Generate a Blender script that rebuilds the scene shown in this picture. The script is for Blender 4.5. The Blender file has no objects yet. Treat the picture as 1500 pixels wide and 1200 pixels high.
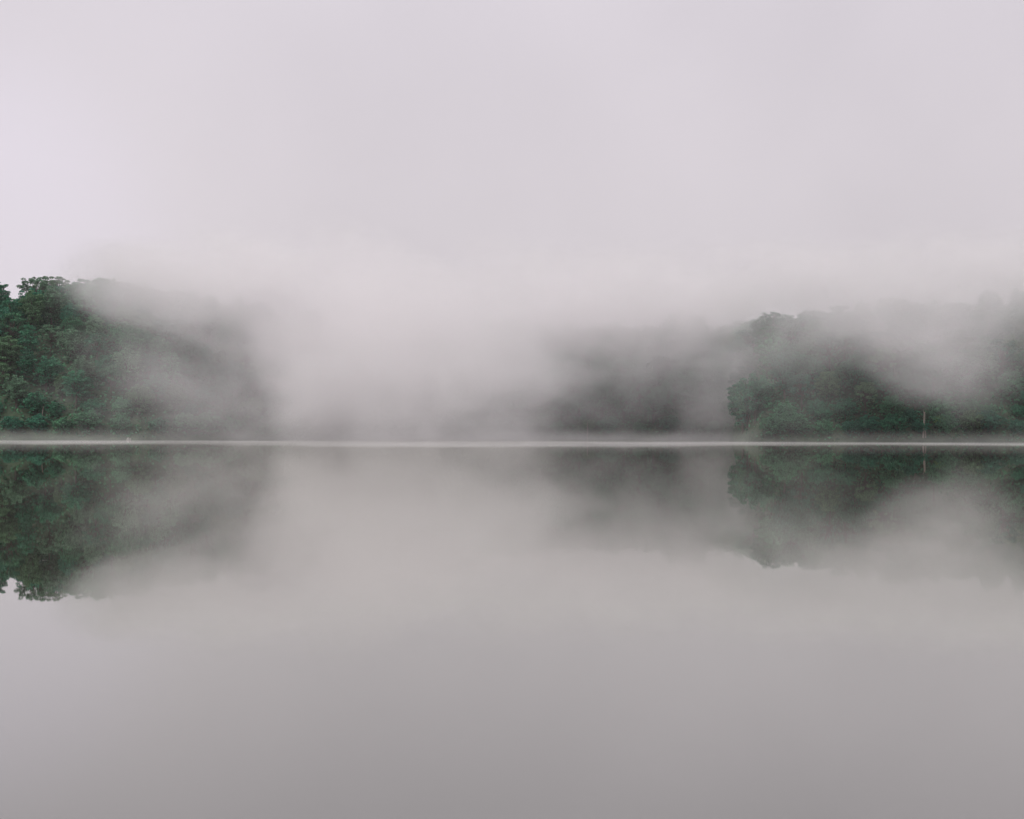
import bpy, math, random
import numpy as np
from mathutils import Matrix, Vector

R = math.radians
random.seed(7)
rng = np.random.default_rng(7)
C = bpy.context.scene.collection
scene = bpy.context.scene

# ------------------------------------------------------------------ camera
CAM_H = 2.2
F_PX = 1811.0            # focal length in photograph pixels (1500 wide)
cam_d = bpy.data.cameras.new("camera")
cam_d.sensor_width = 36.0
cam_d.lens = 36.0 * F_PX / 1500.0
cam_d.clip_start = 0.1
cam_d.clip_end = 5000
cam = bpy.data.objects.new("camera", cam_d)
C.objects.link(cam)
cam.matrix_world = (Matrix.Translation((0, 0, CAM_H)) @ Matrix.Rotation(R(90.0 + 0.98), 4, 'X')
                    @ Matrix.Rotation(R(0.13), 4, 'Z'))
scene.camera = cam

# ------------------------------------------------------------------ render settings
scene.view_settings.view_transform = 'Standard'
scene.view_settings.look = 'None'
scene.view_settings.gamma = 1
scene.view_settings.exposure = 0.0
scene.render.engine = 'CYCLES'
cy = scene.cycles
cy.max_bounces = 16
cy.diffuse_bounces = 4
cy.glossy_bounces = 3
cy.transmission_bounces = 2
cy.volume_bounces = 9
cy.use_adaptive_sampling = True
cy.adaptive_threshold = 0.03
cy.adaptive_min_samples = 24
cy.transparent_max_bounces = 8
cy.volume_step_rate = 1.0
cy.volume_max_steps = 256
cy.use_denoising = True
cy.caustics_reflective = False
cy.caustics_refractive = False

# ------------------------------------------------------------------ sky
SUN_EL, SUN_AZ = R(45), R(-142)     # soft overcast light from over the camera's left shoulder
world = bpy.data.worlds.new("World")
scene.world = world
world.use_nodes = True
nt = world.node_tree
nt.nodes.clear()


def N(tree, kind, **kw):
    n = tree.nodes.new(kind)
    for k, v in kw.items():
        setattr(n, k, v)
    return n


def math_node(tree, op, a, b=None, c=None, clamp=False):
    n = tree.nodes.new('ShaderNodeMath')
    n.operation = op
    n.use_clamp = clamp
    for i, v in enumerate((a, b, c)):
        if v is None:
            continue
        if isinstance(v, (int, float)):
            n.inputs[i].default_value = v
        else:
            tree.links.new(v, n.inputs[i])
    return n.outputs[0]


def map_range(tree, v, a, b, c=0.0, d=1.0, smooth=True):
    n = tree.nodes.new('ShaderNodeMapRange')
    n.interpolation_type = 'SMOOTHSTEP' if smooth else 'LINEAR'
    n.clamp = True
    tree.links.new(v, n.inputs['Value'])
    for k, x in (('From Min', a), ('From Max', b), ('To Min', c), ('To Max', d)):
        n.inputs[k].default_value = x
    return n.outputs['Result']


w_out = N(nt, 'ShaderNodeOutputWorld')
w_bg = N(nt, 'ShaderNodeBackground')
w_bg.inputs['Strength'].default_value = 0.1
sky = N(nt, 'ShaderNodeTexSky', sky_type='NISHITA', sun_disc=False)
sky.sun_elevation = SUN_EL
sky.sun_rotation = SUN_AZ
tc = N(nt, 'ShaderNodeTexCoord')
sep = N(nt, 'ShaderNodeSeparateXYZ')
nt.links.new(tc.outputs['Generated'], sep.inputs[0])
ramp = N(nt, 'ShaderNodeValToRGB')
nt.links.new(sep.outputs['Z'], ramp.inputs['Fac'])
SKY_MAX = 14.5
stops = [(0.0, (6.0, 5.6, 5.75)), (0.10, (6.8, 6.27, 6.55)), (0.20, (7.08, 6.55, 6.92)),
         (0.34, (7.3, 6.8, 7.3)), (0.6, (7.3, 6.8, 7.2)), (1.0, (7.6, 7.1, 7.5))]
while len(ramp.color_ramp.elements) < len(stops):
    ramp.color_ramp.elements.new(0.5)
for e, (p, c) in zip(ramp.color_ramp.elements, stops):
    e.position = p
    e.color = tuple(x / SKY_MAX for x in c) + (1,)
# the cloud is thinner (brighter) low on the left
spot_dir = Vector((math.sin(R(-24)) * math.cos(R(8)), math.cos(R(-24)) * math.cos(R(8)), math.sin(R(8))))
dt = N(nt, 'ShaderNodeVectorMath', operation='DOT_PRODUCT')
nt.links.new(tc.outputs['Generated'], dt.inputs[0])
dt.inputs[1].default_value = spot_dir
right = map_range(nt, sep.outputs['X'], 0.0, 0.5, 1.0, 0.94)
cl_n = N(nt, 'ShaderNodeTexNoise')
cl_n.inputs['Scale'].default_value = 3.0
cl_n.inputs['Detail'].default_value = 3.0
nt.links.new(tc.outputs['Generated'], cl_n.inputs['Vector'])
cl_v = map_range(nt, cl_n.outputs['Fac'], 0.3, 0.7, 0.96, 1.04)
vm = N(nt, 'ShaderNodeVectorMath', operation='SCALE')
nt.links.new(ramp.outputs['Color'], vm.inputs[0])
nt.links.new(math_node(nt, 'MULTIPLY', math_node(nt, 'MULTIPLY', cl_v, right), SKY_MAX), vm.inputs['Scale'])
glow = N(nt, 'ShaderNodeCombineXYZ')
sp01 = map_range(nt, dt.outputs['Value'], math.cos(R(11)), math.cos(R(0.5)), 0.0, 1.0)
sp01 = math_node(nt, 'POWER', sp01, 1.6)
for i_, g_ in enumerate((0.085, 0.085, 0.125)):
    nt.links.new(math_node(nt, 'MULTIPLY_ADD', sp01, g_, 1.0), glow.inputs[i_])
tint = N(nt, 'ShaderNodeVectorMath', operation='MULTIPLY')
nt.links.new(vm.outputs[0], tint.inputs[0])
nt.links.new(glow.outputs[0], tint.inputs[1])
mixs = N(nt, 'ShaderNodeMix', data_type='RGBA')
mixs.inputs['Factor'].default_value = 0.96       # a closed cloud cover over the clear sky
nt.links.new(sky.outputs['Color'], mixs.inputs['A'])
nt.links.new(tint.outputs[0], mixs.inputs['B'])
nt.links.new(mixs.outputs['Result'], w_bg.inputs['Color'])
nt.links.new(w_bg.outputs[0], w_out.inputs['Surface'])

sun_d = bpy.data.lights.new("sun", 'SUN')
sun_d.energy = 1.6
sun_d.angle = R(30)
sun_d.color = (1.0, 0.97, 0.93)
sun = bpy.data.objects.new("sun", sun_d)
C.objects.link(sun)
sd = Vector((math.sin(SUN_AZ) * math.cos(SUN_EL), math.cos(SUN_AZ) * math.cos(SUN_EL), math.sin(SUN_EL)))
sun.rotation_euler = sd.to_track_quat('Z', 'Y').to_euler()


# ------------------------------------------------------------------ helpers
def tag(o, label=None, cat=None, group=None, kind=None):
    if label:
        o['label'] = label
    if cat:
        o['category'] = cat
    if group:
        o['group'] = group
    if kind:
        o['kind'] = kind
    return o


def new_mat(name):
    m = bpy.data.materials.new(name)
    m.use_nodes = True
    m.node_tree.nodes.clear()
    out = m.node_tree.nodes.new('ShaderNodeOutputMaterial')
    return m, m.node_tree, out


def mesh_obj(name, verts, faces, mat, parent=None, smooth=False):
    me = bpy.data.meshes.new(name)
    me.from_pydata([tuple(v) for v in verts], [], [tuple(f) for f in faces])
    me.update()
    if smooth:
        me.polygons.foreach_set('use_smooth', [True] * len(me.polygons))
    me.materials.append(mat)
    o = bpy.data.objects.new(name, me)
    C.objects.link(o)
    if parent:
        o.parent = parent
    return o


def quads_mesh(name, V, mat):
    """V: (n,4,3) array of quad corners -> mesh data"""
    n = len(V)
    me = bpy.data.meshes.new(name)
    me.vertices.add(n * 4)
    me.vertices.foreach_set('co', V.reshape(-1).astype(np.float32))
    me.loops.add(n * 4)
    me.loops.foreach_set('vertex_index', np.arange(n * 4, dtype=np.int32))
    me.polygons.add(n)
    me.polygons.foreach_set('loop_start', np.arange(0, n * 4, 4, dtype=np.int32))
    me.polygons.foreach_set('loop_total', np.full(n, 4, dtype=np.int32))
    me.materials.append(mat)
    me.update(calc_edges=True)
    me.validate()
    return me


def leaf_quads(P, Nrm, size, jitter=0.55, aspect=0.6):
    """quads at points P facing roughly along Nrm"""
    n = len(P)
    nn = Nrm + rng.normal(0, jitter, (n, 3))
    nn /= np.linalg.norm(nn, axis=1)[:, None] + 1e-9
    a = rng.normal(0, 1, (n, 3))
    t = np.cross(nn, a)
    t /= np.linalg.norm(t, axis=1)[:, None] + 1e-9
    b = np.cross(nn, t)
    s = (size * rng.uniform(0.6, 1.35, n))[:, None]
    w = s * aspect
    bend = nn * s * 0.18
    return np.stack([P - t * s, P - b * w + bend, P + t * s, P + b * w + bend], axis=1)


def fbm(x, y, seed=0):
    r = np.random.default_rng(seed)
    out = np.zeros_like(x, dtype=float)
    for amp, wl in ((1, 60), (0.6, 31), (0.4, 17), (0.25, 9)):
        for _ in range(3):
            a = r.uniform(0, 2 * math.pi)
            p = r.uniform(0, 2 * math.pi)
            out += amp / 3 * np.sin((x * math.cos(a) + y * math.sin(a)) * 2 * math.pi / wl + p)
    return out


# ------------------------------------------------------------------ the lie of the land
def interp(x, pts):
    xs, ys = zip(*pts)
    return np.interp(x, xs, ys)


def shore_far(x):            # y of the far shoreline (main shore)
    return interp(x, [(-640, 262), (-135, 268), (-105, 270), (-70, 282), (-30, 318), (5, 330), (60, 332), (640, 335)]) \
        + 2.0 * np.sin(x * 0.16) + 1.2 * np.sin(x * 0.41 + 1)


def ridge_h(x):
    return interp(x, [(-640, 34), (-150, 25), (-132, 26.5), (-118, 30), (-106, 33), (-80, 27), (-62, 25.5), (-20, 26), (10, 24), (50, 26), (640, 30)])


def head_h(x):
    return interp(x, [(40, 19), (58, 22), (75, 22.5), (110, 25), (150, 28), (640, 34)])


HX = 52.5


def d_main(x, y):
    return y - shore_far(x)


def d_head(x, y):
    front = y - (262 + 1.5 * np.sin(x * 0.2) + 1.0 * np.sin(x * 0.5 + 2) - interp(x, [(50, -6), (62, 0), (640, 0)]))
    side = (x - HX - 0.04 * (y - 265)) * 4.5 + 2.0 * np.sin(y * 0.3)
    return np.minimum(front, side)


def prof(d, H, w=44.0):
    t = np.clip(d / w, 0, 1)
    up = H * (1 - (1 - t) ** 1.5) + 0.02 * np.maximum(d - w, 0) + np.minimum(np.maximum(d, 0), 3) * 0.12
    return np.where(d > 0, up, np.maximum(-3.0, d * 0.18))


def height(x, y):
    x = np.asarray(x, float)
    y = np.asarray(y, float)
    h = np.maximum(prof(d_main(x, y), ridge_h(x)), prof(d_head(x, y), head_h(x)))
    side = np.abs(x) - 178 - 12 * np.sin(y * 0.02)
    h = np.maximum(h, prof(side, 26 + 0 * x, 60.0))
    near = -7 - y + 1.5 * np.sin(x * 0.15)
    h = np.maximum(h, prof(near, 14 + 0 * x, 160.0))
    n = fbm(x, y, 3) * 1.5
    return h + np.where(h > 0.3, n * np.clip((h - 0.3) / 6, 0, 1), 0)


def hill_d(x, y):
    return np.maximum(d_main(x, y), d_head(x, y))


# ------------------------------------------------------------------ ground and water
gm, gt, go_ = new_mat("forest_soil")
b = gt.nodes.new('ShaderNodeBsdfPrincipled')
nz = gt.nodes.new('ShaderNodeTexNoise')
nz.inputs['Scale'].default_value = 0.6
nz.inputs['Detail'].default_value = 6
gpos = gt.nodes.new('ShaderNodeNewGeometry')
gt.links.new(gpos.outputs['Position'], nz.inputs['Vector'])
rp = gt.nodes.new('ShaderNodeValToRGB')
rp.color_ramp.elements[0].position, rp.color_ramp.elements[0].color = 0.35, (0.035, 0.060, 0.034, 1)
rp.color_ramp.elements[1].position, rp.color_ramp.elements[1].color = 0.7, (0.085, 0.125, 0.070, 1)
gt.links.new(nz.outputs['Fac'], rp.inputs['Fac'])
gt.links.new(rp.outputs['Color'], b.inputs['Base Color'])
b.inputs['Roughness'].default_value = 0.95
gt.links.new(b.outputs[0], go_.inputs['Surface'])

gx = np.unique(np.concatenate([np.arange(-640, -200, 20), np.arange(-200, 200, 2.5), np.arange(200, 641, 20)]))
gy = np.unique(np.concatenate([np.arange(-100, 240, 10), np.arange(240, 400, 2.5), np.arange(400, 701, 20)]))
X, Y = np.meshgrid(gx, gy)
Z = height(X, Y)
nx, ny = len(gx), len(gy)
V = np.stack([X.ravel(), Y.ravel(), Z.ravel()], 1)
idx = np.arange(nx * ny).reshape(ny, nx)
Fq = np.stack([idx[:-1, :-1].ravel(), idx[:-1, 1:].ravel(), idx[1:, 1:].ravel(), idx[1:, :-1].ravel()], 1)
ground = mesh_obj("ground", V.tolist(), Fq.tolist(), gm, smooth=True)
tag(ground, "steep wooded slopes and lake bed under the forest around the lake", "hillside", kind='structure')

wm, wt, wo = new_mat("lake_water")
wb = wt.nodes.new('ShaderNodeBsdfGlossy')
wb.inputs['Color'].default_value = (0.982, 0.985, 0.950, 1)
wb.inputs['Roughness'].default_value = 0.015
wd = wt.nodes.new('ShaderNodeBsdfDiffuse')                # the faintly silty water body under the mirror
wd.inputs['Color'].default_value = (0.050, 0.052, 0.042, 1)
wl_ = wt.nodes.new('ShaderNodeLayerWeight')
wl_.inputs['Blend'].default_value = 0.5
wr = wt.nodes.new('ShaderNodeValToRGB')                   # how strongly the surface mirrors, by angle of view
for p_, v_ in ((0.45, 0.20), (0.71, 0.43), (0.87, 0.675), (0.96, 0.87)):
    e = wr.color_ramp.elements.new(p_)
    e.color = (v_, v_, v_, 1)
wr.color_ramp.elements[0].color = (0.04, 0.04, 0.04, 1)
wr.color_ramp.elements[len(wr.color_ramp.elements) - 1].color = (0.97, 0.97, 0.97, 1)
wt.links.new(wl_.outputs['Facing'], wr.inputs['Fac'])
wx = wt.nodes.new('ShaderNodeMixShader')
wt.links.new(wr.outputs['Color'], wx.inputs[0])
wt.links.new(wd.outputs[0], wx.inputs[1])
wt.links.new(wb.outputs[0], wx.inputs[2])
wpos = wt.nodes.new('ShaderNodeNewGeometry')
wmap = wt.nodes.new('ShaderNodeMapping')
wmap.inputs['Scale'].default_value = (0.5, 1.4, 1.0)
wt.links.new(wpos.outputs['Position'], wmap.inputs['Vector'])
wn = wt.nodes.new('ShaderNodeTexNoise')
wn.inputs['Scale'].default_value = 0.7
wn.inputs['Detail'].default_value = 3
wt.links.new(wmap.outputs[0], wn.inputs['Vector'])
wbump = wt.nodes.new('ShaderNodeBump')
wbump.inputs['Strength'].default_value = 0.05
wbump.inputs['Distance'].default_value = 0.004
wt.links.new(wn.outputs['Fac'], wbump.inputs['Height'])
wt.links.new(wbump.outputs[0], wb.inputs['Normal'])
wt.links.new(wx.outputs[0], wo.inputs['Surface'])
water = mesh_obj("water", [(-640, -100, 0), (640, -100, 0), (640, 700, 0), (-640, 700, 0)], [(0, 1, 2, 3)], wm)
tag(water, "still grey-green lake water mirroring the misty forest", "lake", kind='structure')


# ------------------------------------------------------------------ foliage materials
def leaf_material(name):
    m, t, out = new_mat(name)
    oi = t.nodes.new('ShaderNodeObjectInfo')
    ge = t.nodes.new('ShaderNodeNewGeometry')
    hs = t.nodes.new('ShaderNodeHueSaturation')
    t.links.new(oi.outputs['Color'], hs.inputs['Color'])
    t.links.new(map_range(t, ge.outputs['Random Per Island'], 0, 1, 0.4, 1.75, smooth=False), hs.inputs['Value'])
    t.links.new(map_range(t, ge.outputs['Random Per Island'], 0, 1, 0.515, 0.485, smooth=False), hs.inputs['Hue'])
    df = t.nodes.new('ShaderNodeBsdfDiffuse')
    tr = t.nodes.new('ShaderNodeBsdfTranslucent')
    mx = t.nodes.new('ShaderNodeMixShader')
    mx.inputs[0].default_value = 0.25
    t.links.new(hs.outputs['Color'], df.inputs['Color'])
    t.links.new(hs.outputs['Color'], tr.inputs['Color'])
    t.links.new(df.outputs[0], mx.inputs[1])
    t.links.new(tr.outputs[0], mx.inputs[2])
    t.links.new(mx.outputs[0], out.inputs['Surface'])
    return m


LEAF = leaf_material("leaves")


def bark_material(name, c0, c1):
    m, t, out = new_mat(name)
    bs = t.nodes.new('ShaderNodeBsdfPrincipled')
    ns = t.nodes.new('ShaderNodeTexNoise')
    ns.inputs['Scale'].default_value = 2.2
    ns.inputs['Detail'].default_value = 5
    tcx = t.nodes.new('ShaderNodeTexCoord')
    mp = t.nodes.new('ShaderNodeMapping')
    mp.inputs['Scale'].default_value = (3, 3, 0.5)
    t.links.new(tcx.outputs['Object'], mp.inputs['Vector'])
    t.links.new(mp.outputs[0], ns.inputs['Vector'])
    rr = t.nodes.new('ShaderNodeValToRGB')
    rr.color_ramp.elements[0].position, rr.color_ramp.elements[0].color = 0.35, c0 + (1,)
    rr.color_ramp.elements[1].position, rr.color_ramp.elements[1].color = 0.65, c1 + (1,)
    t.links.new(ns.outputs['Fac'], rr.inputs['Fac'])
    t.links.new(rr.outputs['Color'], bs.inputs['Base Color'])
    bs.inputs['Roughness'].default_value = 0.9
    t.links.new(bs.outputs[0], out.inputs['Surface'])
    return m


BARK = bark_material("bark", (0.05, 0.042, 0.033), (0.13, 0.115, 0.095))
PALE = bark_material("bleached_wood", (0.26, 0.22, 0.18), (0.45, 0.40, 0.34))
ROCK = bark_material("pale_stone", (0.35, 0.34, 0.32), (0.62, 0.60, 0.57))


# ------------------------------------------------------------------ trees
def tube(vs, fs, pts, radii, n=7):
    base = len(vs)
    prev = None
    for i, (p, r) in enumerate(zip(pts, radii)):
        p = Vector(p)
        if i < len(pts) - 1:
            d = (Vector(pts[i + 1]) - p).normalized()
        q = d.to_track_quat('Z', 'X')
        for kk in range(n):
            a = 2 * math.pi * kk / n
            rr = r * (1 + 0.12 * math.sin(3 * a + i))
            vs.append(tuple(p + q @ Vector((math.cos(a) * rr, math.sin(a) * rr, 0))))
    for i in range(len(pts) - 1):
        for kk in range(n):
            a0 = base + i * n + kk
            a1 = base + i * n + (kk + 1) % n
            fs.append((a0, a1, a1 + n, a0 + n))
    fs.append(tuple(base + (len(pts) - 1) * n + kk for kk in range(n)))
    fs.append(tuple(base + kk for kk in reversed(range(n))))


def sphere_pts(n, up=0.0):
    p = rng.normal(0, 1, (n, 3))
    p /= np.linalg.norm(p, axis=1)[:, None]
    if up:
        p[:, 2] = np.where(p[:, 2] < 0, np.where(rng.random(n) < up, -p[:, 2], p[:, 2]), p[:, 2])
    return p


def make_crown(kind):
    """leaf quads of one crown and the centres of its clumps; the tree stands on z = 0"""
    if kind == 'broad':
        H, rx, rz, cz, nl, lr = rng.uniform(11, 13), rng.uniform(3.9, 4.8), 4.9, 0.58, 100, (0.42, 0.98)
    elif kind == 'narrow':
        H, rx, rz, cz, nl, lr = rng.uniform(13, 15), rng.uniform(2.6, 3.3), 5.8, 0.58, 84, (0.40, 0.85)
    elif kind == 'spreading':
        H, rx, rz, cz, nl, lr = rng.uniform(12, 14), rng.uniform(3.7, 4.4), 3.8, 0.68, 52, (0.45, 1.0)
    else:   # bushy, low by the water
        H, rx, rz, cz, nl, lr = rng.uniform(5.2, 7.0), rng.uniform(2.8, 3.8), 2.9, 0.50, 62, (0.36, 0.78)
    quads, centres = [], []
    c0 = np.array([0, 0, H * cz])
    ang = rng.uniform(0, 6.28)
    for i in range(nl):
        d = sphere_pts(1, 0.3)[0]
        rad = rng.uniform(0.6, 1.08)
        c = c0 + d * np.array([rx, rx, rz]) * rad
        r = rng.uniform(*lr)
        centres.append((c, r))
        n = int(120 * r * r) + 18
        d = sphere_pts(n, 0.6)
        sq = np.array([1.0, 1.0, 0.62])
        P = c + d * sq * (r * rng.uniform(0.66, 1.08, n) ** 0.6)[:, None]
        quads.append(leaf_quads(P, d * 0.8 + np.array([0, 0, 0.9]), 0.21, 0.45))
        m = n // 5                         # loose sprigs round the clump
        d2 = sphere_pts(m, 0.5)
        quads.append(leaf_quads(c + d2 * sq * r * rng.uniform(1.0, 1.35, m)[:, None], d2, 0.17, 0.8))
    # leaves deeper inside
    if kind != 'spreading':
        n = 420
        d = sphere_pts(n)
        P = c0 + d * np.array([rx, rx, rz]) * (rng.random(n)[:, None] ** 0.4) * 0.72
        quads.append(leaf_quads(P, d, 0.40, 0.8))
    return np.concatenate(quads), centres, H, c0


def make_trunk(centres, H, c0, kind):
    vs, fs = [], []
    r0 = {'broad': 0.34, 'narrow': 0.28, 'spreading': 0.30, 'bushy': 0.16}[kind]
    lean = rng.normal(0, 0.25, 2)
    top = np.array([c0[0] + lean[0], c0[1] + lean[1], c0[2] + 0.2])
    fork = np.array([lean[0] * 0.4, lean[1] * 0.4, c0[2] * 0.62])
    tube(vs, fs, [(0, 0, -1.2), (0, 0, 0.3), tuple(fork * 0.55), tuple(fork), tuple(top)], [r0 * 1.5, r0 * 1.15, r0 * 0.9, r0 * 0.75, r0 * 0.4])
    for (c, r) in centres[::4 if kind != 'spreading' else 2]:
        mid = fork * 0.45 + c * 0.55 + np.array([0, 0, -0.4])
        tube(vs, fs, [tuple(fork), tuple(mid), tuple(c)], [r0 * 0.5, r0 * 0.3, r0 * 0.12], 5)
    return vs, fs


KIND_WORD = {'broad': 'broad domed', 'narrow': 'tall narrow', 'spreading': 'open spreading', 'bushy': 'low bushy'}
protos = {}
for kind, cnt in (('broad', 4), ('narrow', 3), ('spreading', 3), ('bushy', 3)):
    protos[kind] = []
    for i in range(cnt):
        q, cen, H, c0 = make_crown(kind)
        cme = quads_mesh("crown", q, LEAF)
        vs, fs = make_trunk(cen, H, c0, kind)
        tme = bpy.data.meshes.new("trunk")
        tme.from_pydata(vs, [], fs)
        tme.materials.append(BARK)
        protos[kind].append((cme, tme, H))

COLOURS = {
    'deep green': (0.060, 0.205, 0.122),
    'blue-green': (0.062, 0.210, 0.138),
    'mid green': (0.102, 0.265, 0.152),
    'olive': (0.135, 0.255, 0.138),
    'pale grey-green': (0.155, 0.280, 0.180),
}


def px_of(x, y, z):
    return 750 + F_PX * x / y, 631 - F_PX * (z - CAM_H) / y


def world_x(px, y):
    return (px - 750) * y / F_PX


trees = []          # (root, dict)


def plant(x, y, kind, colour, scale, var=None, rz=None):
    cme, tme, H = protos[kind][random.randrange(len(protos[kind])) if var is None else var]
    z = float(height(x, y)) - 0.15
    root = bpy.data.objects.new("forest_tree" if kind != 'bushy' else "waterside_shrub", None)
    C.objects.link(root)
    root.empty_display_size = 1
    root.location = (x, y, z)
    root.rotation_euler = (random.uniform(-0.05, 0.05), random.uniform(-0.05, 0.05), random.uniform(0, 6.28) if rz is None else rz)
    s = scale
    root.scale = (s * random.uniform(0.9, 1.12), s * random.uniform(0.9, 1.12), s)
    c = bpy.data.objects.new("crown", cme)
    t = bpy.data.objects.new("trunk", tme)
    for o in (c, t):
        C.objects.link(o)
        o.parent = root
    if colour in ('olive', 'pale grey-green') and y < 270 and 50 < x < 70:
        colour = 'mid green'
    col = COLOURS[colour]
    j = random.uniform(0.85, 1.18)
    c.color = tuple(v * j for v in col) + (1,)
    ppx, ppy = px_of(x, y, z + H * s * 0.8)
    trees.append((root, dict(kind=kind, colour=colour, px=ppx, py=ppy, x=x, y=y, z=z, d=float(hill_d(x, y)), top=z + H * s)))
    return root


def pick(seq):
    r = random.random() * sum(w for _, w in seq)
    for v, w in seq:
        r -= w
        if r <= 0:
            return v
    return seq[-1][0]


placed = []


def free(x, y, r):
    return all((x - a) ** 2 + (y - b_) ** 2 > ((r + c) / 2) ** 2 for a, b_, c in placed)


def scatter(x0, x1, ok, tries, sp, limit):
    n = 0
    for _ in range(tries):
        if n >= limit:
            break
        x = random.uniform(x0, x1)
        y = random.uniform(258, 392)
        d = float(hill_d(x, y))
        if not (4.0 < d < 56) or not ok(x, y, d):
            continue
        r = sp * (0.8 if d < 9 else 1.0)
        if not free(x, y, r):
            continue
        placed.append((x, y, r))
        kind = pick([('broad', 0.6), ('narrow', 0.2), ('spreading', 0.2)])
        colour = pick([('deep green', 0.26), ('blue-green', 0.22), ('mid green', 0.24), ('olive', 0.16), ('pale grey-green', 0.09)])
        plant(x, y, kind, colour, random.uniform(0.56, 0.84) * (0.85 if d < 9 else 1.0))
        n += 1


# shrubs and small trees along the waterline
def shore_row(x0, x1, step, shore):
    x = x0
    while x < x1:
        xx = x + random.uniform(-0.8, 0.8)
        y = shore(xx)
        if free(xx, y, 3.4):
            placed.append((xx, y, 3.4))
            plant(xx, y, 'bushy', pick([('deep green', 0.3), ('mid green', 0.4), ('blue-green', 0.2), ('olive', 0.1)]), random.uniform(0.5, 0.85))
        x += step * random.uniform(0.8, 1.25)


def front_head(x):
    yy = 262.0
    for _ in range(60):
        if d_head(x, yy) > 1.5:
            break
        yy += 0.5
    return yy


shore_row(-122, -62, 5.6, lambda x: float(shore_far(x)) + 1.5)
shore_row(6, 58, 7.4, lambda x: float(shore_far(x)) + 1.5)
shore_row(56, 113, 5.2, front_head)
shore_row(-122, -60, 6.2, lambda x: float(shore_far(x)) + 5.2)
shore_row(59, 113, 6.2, lambda x: front_head(x) + 3.8)
# the steep side of the headland
for yy in np.arange(274, 295, 5.0):
    for off in (0.9, 4.0):
        x = HX + 0.04 * (yy - 265) + off + random.uniform(-0.3, 0.3)
        if free(x, yy, 4.0):
            placed.append((x, yy, 4.0))
            plant(x, yy, random.choice(['narrow', 'broad']), random.choice(['deep green', 'blue-green', 'mid green']), random.uniform(0.75, 1.0))
scatter(-150, -52, lambda x, y, d: px_of(x, y, 0)[0] > -18 and px_of(x, y, 0)[0] < 470, 60000, 4.55, 165)
scatter(52, 150, lambda x, y, d: d_head(x, y) > 3.5 and px_of(x, y, 0)[0] < 1545, 60000, 4.6, 118)

# the wood on the far misty slope behind the headland, seen only as one mass
far_q = []
far_t = ([], [])
far_xy = []
for _ in range(20000):
    if len(far_xy) >= 120:
        break
    x, y = random.uniform(-12, 68), random.uniform(325, 392)
    d = float(d_main(x, y))
    if not (4 < d < 50) or float(d_head(x, y)) > 0 or not (715 < px_of(x, y, 0)[0] < 1120):
        continue
    if any((x - a_) ** 2 + (y - b_) ** 2 < 5.0 ** 2 for a_, b_ in far_xy):
        continue
    far_xy.append((x, y))
    kd = pick([('broad', 0.6), ('narrow', 0.2), ('spreading', 0.2)])
    cme, tme, H = protos[kd][random.randrange(len(protos[kd]))]
    s_ = random.uniform(0.6, 0.95)
    a_ = random.uniform(0, 6.28)
    rot = np.array([[math.cos(a_), -math.sin(a_), 0], [math.sin(a_), math.cos(a_), 0], [0, 0, 1]]) * s_
    base = np.array([x, y, float(height(x, y)) - 0.2])
    co = np.empty(len(cme.vertices) * 3, np.float32)
    cme.vertices.foreach_get('co', co)
    qd = co.reshape(-1, 4, 3)[random.randrange(2)::2]
    mid = qd.mean(axis=1, keepdims=True)
    far_q.append(((mid + (qd - mid) * 1.35).reshape(-1, 3) @ rot.T + base).reshape(-1, 4, 3))
    tr_ = far_t[0]
    off = len(tr_)
    tr_.extend(tuple(rot @ np.array(v.co) + base) for v in tme.vertices)
    far_t[1].extend(tuple(off + i_ for i_ in p_.vertices) for p_ in tme.polygons)
fme = quads_mesh("far_forest", np.concatenate(far_q), LEAF)
far_o = bpy.data.objects.new("far_forest", fme)
C.objects.link(far_o)
far_o.color = (0.080, 0.235, 0.140, 1)
tag(far_o, "distant forest on the middle slope, half lost in drifting fog", "forest", kind='stuff')
far_tr = mesh_obj("trunks", far_t[0], far_t[1], BARK, far_o)
tag(far_tr, kind='stuff')
print("TREES", len(trees), {k: sum(1 for t in trees if t[1]['kind'] == k) for k in protos})


# a fresh green bush by the forked trunk
plant(world_x(1378, 264.0), 264.0, 'bushy', 'mid green', 0.42, 0, 0.0)
trees[-1][0].children[0].color = (0.17, 0.34, 0.13, 1)


# labels that single each tree out
def region(i):
    x = i['px']
    if i['y'] > 315 and 640 < x < 1110:
        return 'misty slope behind the headland' if x > 930 else 'faint slope beside the central fog'
    if x < 110:
        return 'clear far-left hillside'
    if x < 240:
        return 'left hillside where mist thins'
    if x < 600:
        return 'left hillside fading into fog'
    if x < 1170:
        return 'steep edge of the right headland'
    if x < 1290:
        return 'right headland'
    if x < 1440:
        return 'right hillside behind drifting mist'
    return 'far-right hillside'


def tier(i):
    if i['kind'] == 'bushy':
        return 'at the waterline'
    d = i['d']
    if d < 12:
        return 'just above the water'
    if d < 24:
        return 'on the lower part'
    if d < 36:
        return 'midway up'
    return 'near the top'


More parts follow.
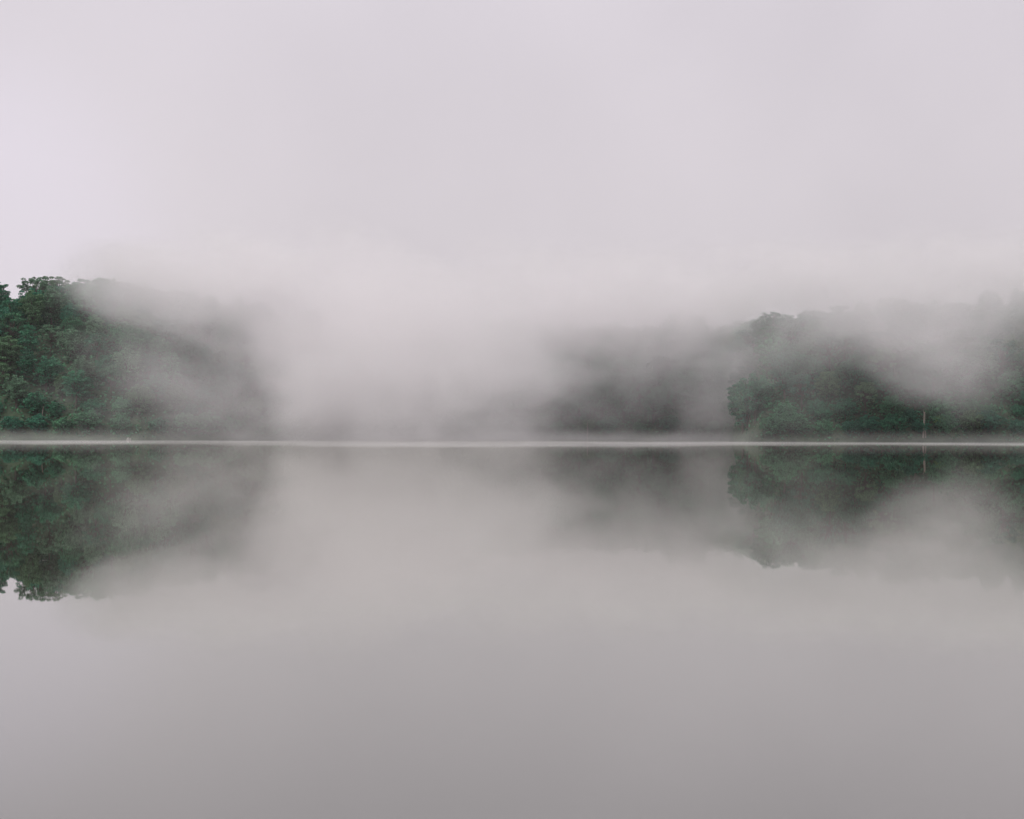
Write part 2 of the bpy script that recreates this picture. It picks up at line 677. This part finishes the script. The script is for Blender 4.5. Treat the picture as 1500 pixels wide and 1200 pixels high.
buckets = {}
for root, i in trees:
    noun = 'shrub' if i['kind'] == 'bushy' else 'tree'
    key = (region(i), tier(i), i['colour'], i['kind'])
    buckets.setdefault(key, []).append((i['px'], root, noun))
ORD = ['leftmost', 'second', 'third', 'fourth', 'fifth', 'sixth', 'seventh']
NUM = {2: 'two', 3: 'three', 4: 'four', 5: 'five', 6: 'six', 7: 'seven'}
for (rg, ti, co, kd), lst in buckets.items():
    lst.sort(key=lambda t: t[0])
    glue = ti + (' below the ' if ti.startswith(('at', 'just')) else ' of the ' if not ti.startswith('midway') else ' the ')
    for j, (_, root, noun) in enumerate(lst):
        one = f"{KIND_WORD[kd]} {co} {noun}"
        if len(lst) == 1:
            lab = f"{one} {glue}{rg}"
        else:
            pos = 'leftmost' if j == 0 else 'rightmost' if j == len(lst) - 1 else 'middle' if len(lst) == 3 else ORD[j]
            lab = f"{pos} {one} {glue}{rg}"
        words = lab.split()
        tag(root, ' '.join(words[:16]), noun, 'shrubs along the shore' if noun == 'shrub' else
            'forest trees on the left hillside' if rg.endswith('fog') and 'left' in rg or 'left' in rg else
            'forest trees on the right hillside' if 'right' in rg else 'forest trees on the misty middle slope')

# ------------------------------------------------------------------ undergrowth between the trees (uncountable)
n = 210000
ux = rng.uniform(-160, 160, n)
uy = rng.uniform(258, 400, n)
ud = hill_d(ux, uy)
ok = (ud > 0.3) & (ud < 56)
ux, uy, ud = ux[ok], uy[ok], ud[ok]
uz = height(ux, uy) + rng.random(len(ux)) * np.clip(ud * 0.5, 0.4, 3.2) * np.clip(0.75 + 0.5 * fbm(ux * 3, uy * 3, 11), 0.15, 1.5)
q = leaf_quads(np.stack([ux, uy, uz], 1), np.tile(np.array([0, -0.4, 0.8]), (len(ux), 1)), 0.36, 0.6)
um = quads_mesh("undergrowth", q, LEAF)
uo = bpy.data.objects.new("undergrowth", um)
C.objects.link(uo)
uo.color = (0.070, 0.200, 0.115, 1)
tag(uo, "dense dark green undergrowth covering the slopes between the trees", "undergrowth", kind='stuff')

# grass on the narrow bank at the water's edge
n = 24000
bx_ = rng.uniform(-140, 140, n)
by_ = np.where((bx_ > 50), 262.0, shore_far(bx_)) + rng.uniform(-2, 7, n)
bd = hill_d(bx_, by_)
ok = (bd > 0.0) & (bd < 2.5)
bx_, by_, bd = bx_[ok], by_[ok], bd[ok]
bz = height(bx_, by_)
hh = rng.uniform(0.25, 0.6, len(bx_))
ww = rng.uniform(0.03, 0.07, len(bx_))
ln = rng.normal(0, 0.2, (len(bx_), 2))
P = np.stack([bx_, by_, bz - 0.05], 1)
w3 = np.stack([ww, 0 * ww, 0 * ww], 1)
tp = P + np.stack([ln[:, 0], ln[:, 1], hh], 1)
gq = np.stack([P - w3, P + w3, tp + w3 * 0.3, tp - w3 * 0.3], 1)
gme = quads_mesh("bank_grass", gq, LEAF)
gob = bpy.data.objects.new("bank_grass", gme)
C.objects.link(gob)
gob.color = (0.10, 0.155, 0.07, 1)
tag(gob, "pale green grass fringing the bank at the water's edge", "grass", kind='stuff')


# ------------------------------------------------------------------ single things on the shore
def dead_trunk(px, y, h, r, label, forked=False, lean=0.0):
    x = world_x(px, y)
    root = bpy.data.objects.new("dead_tree", None)
    C.objects.link(root)
    root.location = (x, y, max(float(height(x, y)), 0.0) - 0.1)
    vs, fs = [], []
    if forked:
        tube(vs, fs, [(-0.28, 0, -0.4), (-0.2, 0, h * 0.25), (-0.06, 0, h * 0.46), (0, 0, h * 0.7), (lean, 0, h)], [r * 0.75, r * 0.65, r * 0.8, r * 0.9, r * 0.62], 9)
    else:
        tube(vs, fs, [(0, 0, -0.4), (0.05, 0, h * 0.3), (0, 0.05, h * 0.65), (lean, 0, h)], [r, r * 0.85, r * 0.75, r * 0.5], 9)
    mesh_obj("trunk", vs, fs, PALE, root, smooth=False)
    if forked:
        vs, fs = [], []
        tube(vs, fs, [(0.34, 0.1, -0.4), (0.24, 0.05, h * 0.25), (0.05, 0, h * 0.5)], [r * 0.6, r * 0.5, r * 0.35], 8)
        mesh_obj("stem", vs, fs, PALE, root)
        vs, fs = [], []
        tube(vs, fs, [(lean, 0, h * 0.93), (lean - 0.25, 0.1, h * 1.04), (lean - 0.3, 0.1, h * 1.12)], [r * 0.3, r * 0.16, r * 0.06], 6)
        mesh_obj("branch_stub", vs, fs, PALE, root)
    tag(root, label, "dead tree")
    return root


dead_trunk(1354, 262.5, 5.6, 0.25, "bare pale forked dead trunk standing at the water's edge on the right", True, 0.05)
dead_trunk(860.5, 328, 4.6, 0.16, "thin faint pale dead trunk on the misty middle shore")
dead_trunk(62, 276, 4.2, 0.11, "slim pale dead trunk among dark trees on the clear left hillside", False, 0.2)


def boulder(px, y, s, label, z=0.0):
    x = world_x(px, y)
    import bmesh
    bm = bmesh.new()
    bmesh.ops.create_icosphere(bm, subdivisions=3, radius=1.0)
    ph = random.uniform(0, 6)
    for v in bm.verts:
        f = 1 + 0.18 * math.sin(3.1 * v.co.x + ph) + 0.14 * math.sin(4.3 * v.co.y + 2 * ph) + 0.12 * math.cos(5.2 * v.co.z + ph)
        v.co *= f
    me = bpy.data.meshes.new("boulder")
    bm.to_mesh(me)
    bm.free()
    me.materials.append(ROCK)
    o = bpy.data.objects.new("boulder", me)
    C.objects.link(o)
    o.location = (x, y, z)
    o.scale = s
    tag(o, label, "rock", "pale rocks on the left shore")


boulder(187.5, 266.5, (0.30, 0.28, 0.30), "larger pale boulder at the waterline below the left hillside", 0.14)
boulder(191.0, 266.8, (0.19, 0.18, 0.22), "smaller pale boulder just right of the larger one at the waterline", 0.10)


# ------------------------------------------------------------------ fog
def fog_material(name, density, wl=(34, 40, 46), lo=0.40, hi=0.62, soft=0.7, amp=1.4, seed=0.0, shape='ball', rot=0.0):
    m, t, out = new_mat(name)
    pv = t.nodes.new('ShaderNodeVolumePrincipled')
    pv.inputs['Color'].default_value = (0.998, 0.985, 0.990, 1)
    pv.inputs['Anisotropy'].default_value = 0.0
    ge = t.nodes.new('ShaderNodeNewGeometry')
    mp = t.nodes.new('ShaderNodeMapping')
    mp.inputs['Scale'].default_value = (1 / wl[0], 1 / wl[1], 1 / wl[2])
    mp.inputs['Location'].default_value = (seed, seed * 1.7, seed * 0.6)
    mp.inputs['Rotation'].default_value = (0, R(rot), 0)
    t.links.new(ge.outputs['Position'], mp.inputs['Vector'])
    ns = t.nodes.new('ShaderNodeTexNoise')
    ns.inputs['Scale'].default_value = 1.0
    ns.inputs['Detail'].default_value = 5.0
    ns.inputs['Roughness'].default_value = 0.62
    ns.inputs['Distortion'].default_value = 0.3
    t.links.new(mp.outputs[0], ns.inputs['Vector'])
    tcx = t.nodes.new('ShaderNodeTexCoord')
    if shape == 'ball':
        ln = t.nodes.new('ShaderNodeVectorMath')
        ln.operation = 'LENGTH'
        t.links.new(tcx.outputs['Object'], ln.inputs[0])
        r_ = ln.outputs['Value']
        # drifting wisps: the bank is eaten into by the turbulence more and more towards its edge
        qv = math_node(t, 'ADD', math_node(t, 'SUBTRACT', 1.0 - 0.5 * amp, r_), math_node(t, 'MULTIPLY', ns.outputs['Fac'], amp))
        v = math_node(t, 'MULTIPLY', map_range(t, qv, 0.0, soft, 0.0, 1.0), map_range(t, r_, 0.72, 1.0, 1.0, 0.0))
    else:        # low layer: thins out upwards
        v = map_range(t, ns.outputs['Fac'], lo, hi, 0.0, 1.0)
        sx = t.nodes.new('ShaderNodeSeparateXYZ')
        t.links.new(tcx.outputs['Object'], sx.inputs[0])
        f = map_range(t, sx.outputs['Z'], 0.0, 1.0, 1.0, 0.0)
        v = math_node(t, 'MULTIPLY', v, f)
    t.links.new(math_node(t, 'MULTIPLY', v, density), pv.inputs['Density'])
    t.links.new(pv.outputs[0], out.inputs['Volume'])
    return m


import bmesh
_bm = bmesh.new()
bmesh.ops.create_icosphere(_bm, subdivisions=3, radius=1.03)
BALL = bpy.data.meshes.new("fog_bank")
_bm.to_mesh(BALL)
_bm.free()
fog_i = 0


def fog(px, py, rx, ry, D, hd, od, tilt=0.0, soft=1.15, amp=1.5, wl=(21, 70, 16), rot=35):
    """a bank of fog hanging in front of the hillside: its centre seen at (px, py) from D metres, half sizes in photo pixels"""
    global fog_i
    fog_i += 1
    me = BALL.copy()
    me.materials.clear()
    me.materials.append(fog_material("fog", od / (2 * hd * 0.52), wl, soft=soft, amp=amp, seed=fog_i * 3.7, rot=rot))
    o = bpy.data.objects.new("fog_bank", me)
    C.objects.link(o)
    o.location = (world_x(px, D), D, CAM_H + (631 - py) * D / F_PX)
    o.scale = (rx * D / F_PX, hd, ry * D / F_PX)
    o.rotation_euler = (0, R(tilt), 0)
    tag(o, None, None, kind='stuff')
    return o


# central mass that hides the middle of the far shore
fog(595, 565, 300, 205, 270, 55, 4.4, amp=1.4)
fog(680, 510, 290, 150, 300, 36, 1.4, amp=2.0)
# a long soft bank along the tops, merging with the cloud
fog(860, 425, 760, 95, 292, 40, 0.95, amp=1.3)
# along the left ridge
fog(300, 415, 260, 95, 284, 32, 2.3, amp=2.0)
fog(440, 460, 280, 160, 274, 34, 2.1, amp=2.0)
fog(430, 575, 280, 150, 264, 26, 0.7, amp=2.2)
fog(270, 530, 290, 190, 262, 26, 0.50, amp=2.4)
# middle slope behind the headland
fog(850, 465, 280, 125, 308, 34, 1.9, amp=2.2)
fog(1010, 455, 200, 110, 312, 26, 1.5, amp=2.2)
fog(1052, 515, 95, 150, 297, 18, 1.4, amp=2.0, rot=12)
fog(920, 585, 290, 120, 312, 22, 0.5, amp=2.8)
# right hillside
fog(1180, 420, 240, 105, 276, 26, 1.7, amp=2.0)
fog(1330, 420, 240, 110, 282, 26, 1.4, amp=2.2)
fog(1480, 425, 240, 120, 282, 26, 2.3, amp=1.8)
fog(1350, 505, 240, 95, 254, 20, 0.6, tilt=40, amp=2.8, rot=40)
fog(1340, 470, 190, 110, 262, 20, 0.5, tilt=40, amp=2.8, rot=55)
fog(1420, 520, 210, 150, 256, 22, 0.7, amp=1.8, rot=40)
fog(1250, 490, 330, 130, 250, 20, 0.5, amp=2.4)
# thin veils in front
fog(245, 425, 215, 80, 276, 26, 1.3, tilt=10, amp=2.4)
fog(1210, 495, 230, 105, 250, 16, 0.40, amp=1.8)
fog(920, 560, 320, 140, 306, 20, 0.85, amp=1.6)
fog(1170, 565, 210, 120, 248, 14, 0.15, amp=1.6)
fog(1080, 575, 75, 110, 250, 10, 0.30, amp=1.8, rot=10)
fog(430, 560, 140, 150, 266, 22, 1.2, amp=1.6)


def mist_layer(name, outline, h, density, wl, lo, hi, seed):
    """a thin sheet of mist lying on the water; outline: list of (x, y)"""
    n_ = len(outline)
    vs = [(x, y, 0.012 / h) for x, y in outline] + [(x, y, 1.0) for x, y in outline]
    fs = [tuple(reversed(range(n_))), tuple(range(n_, 2 * n_))] + [(i, (i + 1) % n_, (i + 1) % n_ + n_, i + n_) for i in range(n_)]
    m = fog_material("low_mist", density, wl, lo, hi, seed=seed, shape='layer')
    o = mesh_obj(name, vs, fs, m)
    o.scale = (1, 1, h)
    tag(o, kind='stuff')
    return o


front = [(x, float(interp(x, [(-170, 196), (-60, 184), (-20, 168), (22, 168), (34, 194), (170, 196)]))
          + 2.5 * math.sin(x * 0.11) + 1.5 * math.sin(x * 0.37)) for x in range(-170, 171, 4)]
mist_layer("water_mist", front + [(170, 246), (-170, 246)], 0.24, 0.042, (34, 26, 5), 0.28, 0.66, 2.0)
mist_layer("shore_mist", [(-170, 236), (170, 236), (170, 338), (-170, 338)], 3.0, 0.010, (30, 30, 8), 0.3, 0.6, 9.0)

# the air itself
hm, ht, ho = new_mat("haze")
pv = ht.nodes.new('ShaderNodeVolumePrincipled')
pv.inputs['Color'].default_value = (0.97, 0.97, 0.98, 1)
pv.inputs['Density'].default_value = 0.00012
ht.links.new(pv.outputs[0], ho.inputs['Volume'])
x0, x1, y0, y1, z0, z1 = -645, 645, -105, 705, -6.0, 90
hv = [(x0, y0, z0), (x1, y0, z0), (x1, y1, z0), (x0, y1, z0), (x0, y0, z1), (x1, y0, z1), (x1, y1, z1), (x0, y1, z1)]
hf = [(3, 2, 1, 0), (4, 5, 6, 7), (0, 1, 5, 4), (1, 2, 6, 5), (2, 3, 7, 6), (3, 0, 4, 7)]
hz = mesh_obj("haze", hv, hf, hm)
tag(hz, kind='stuff')
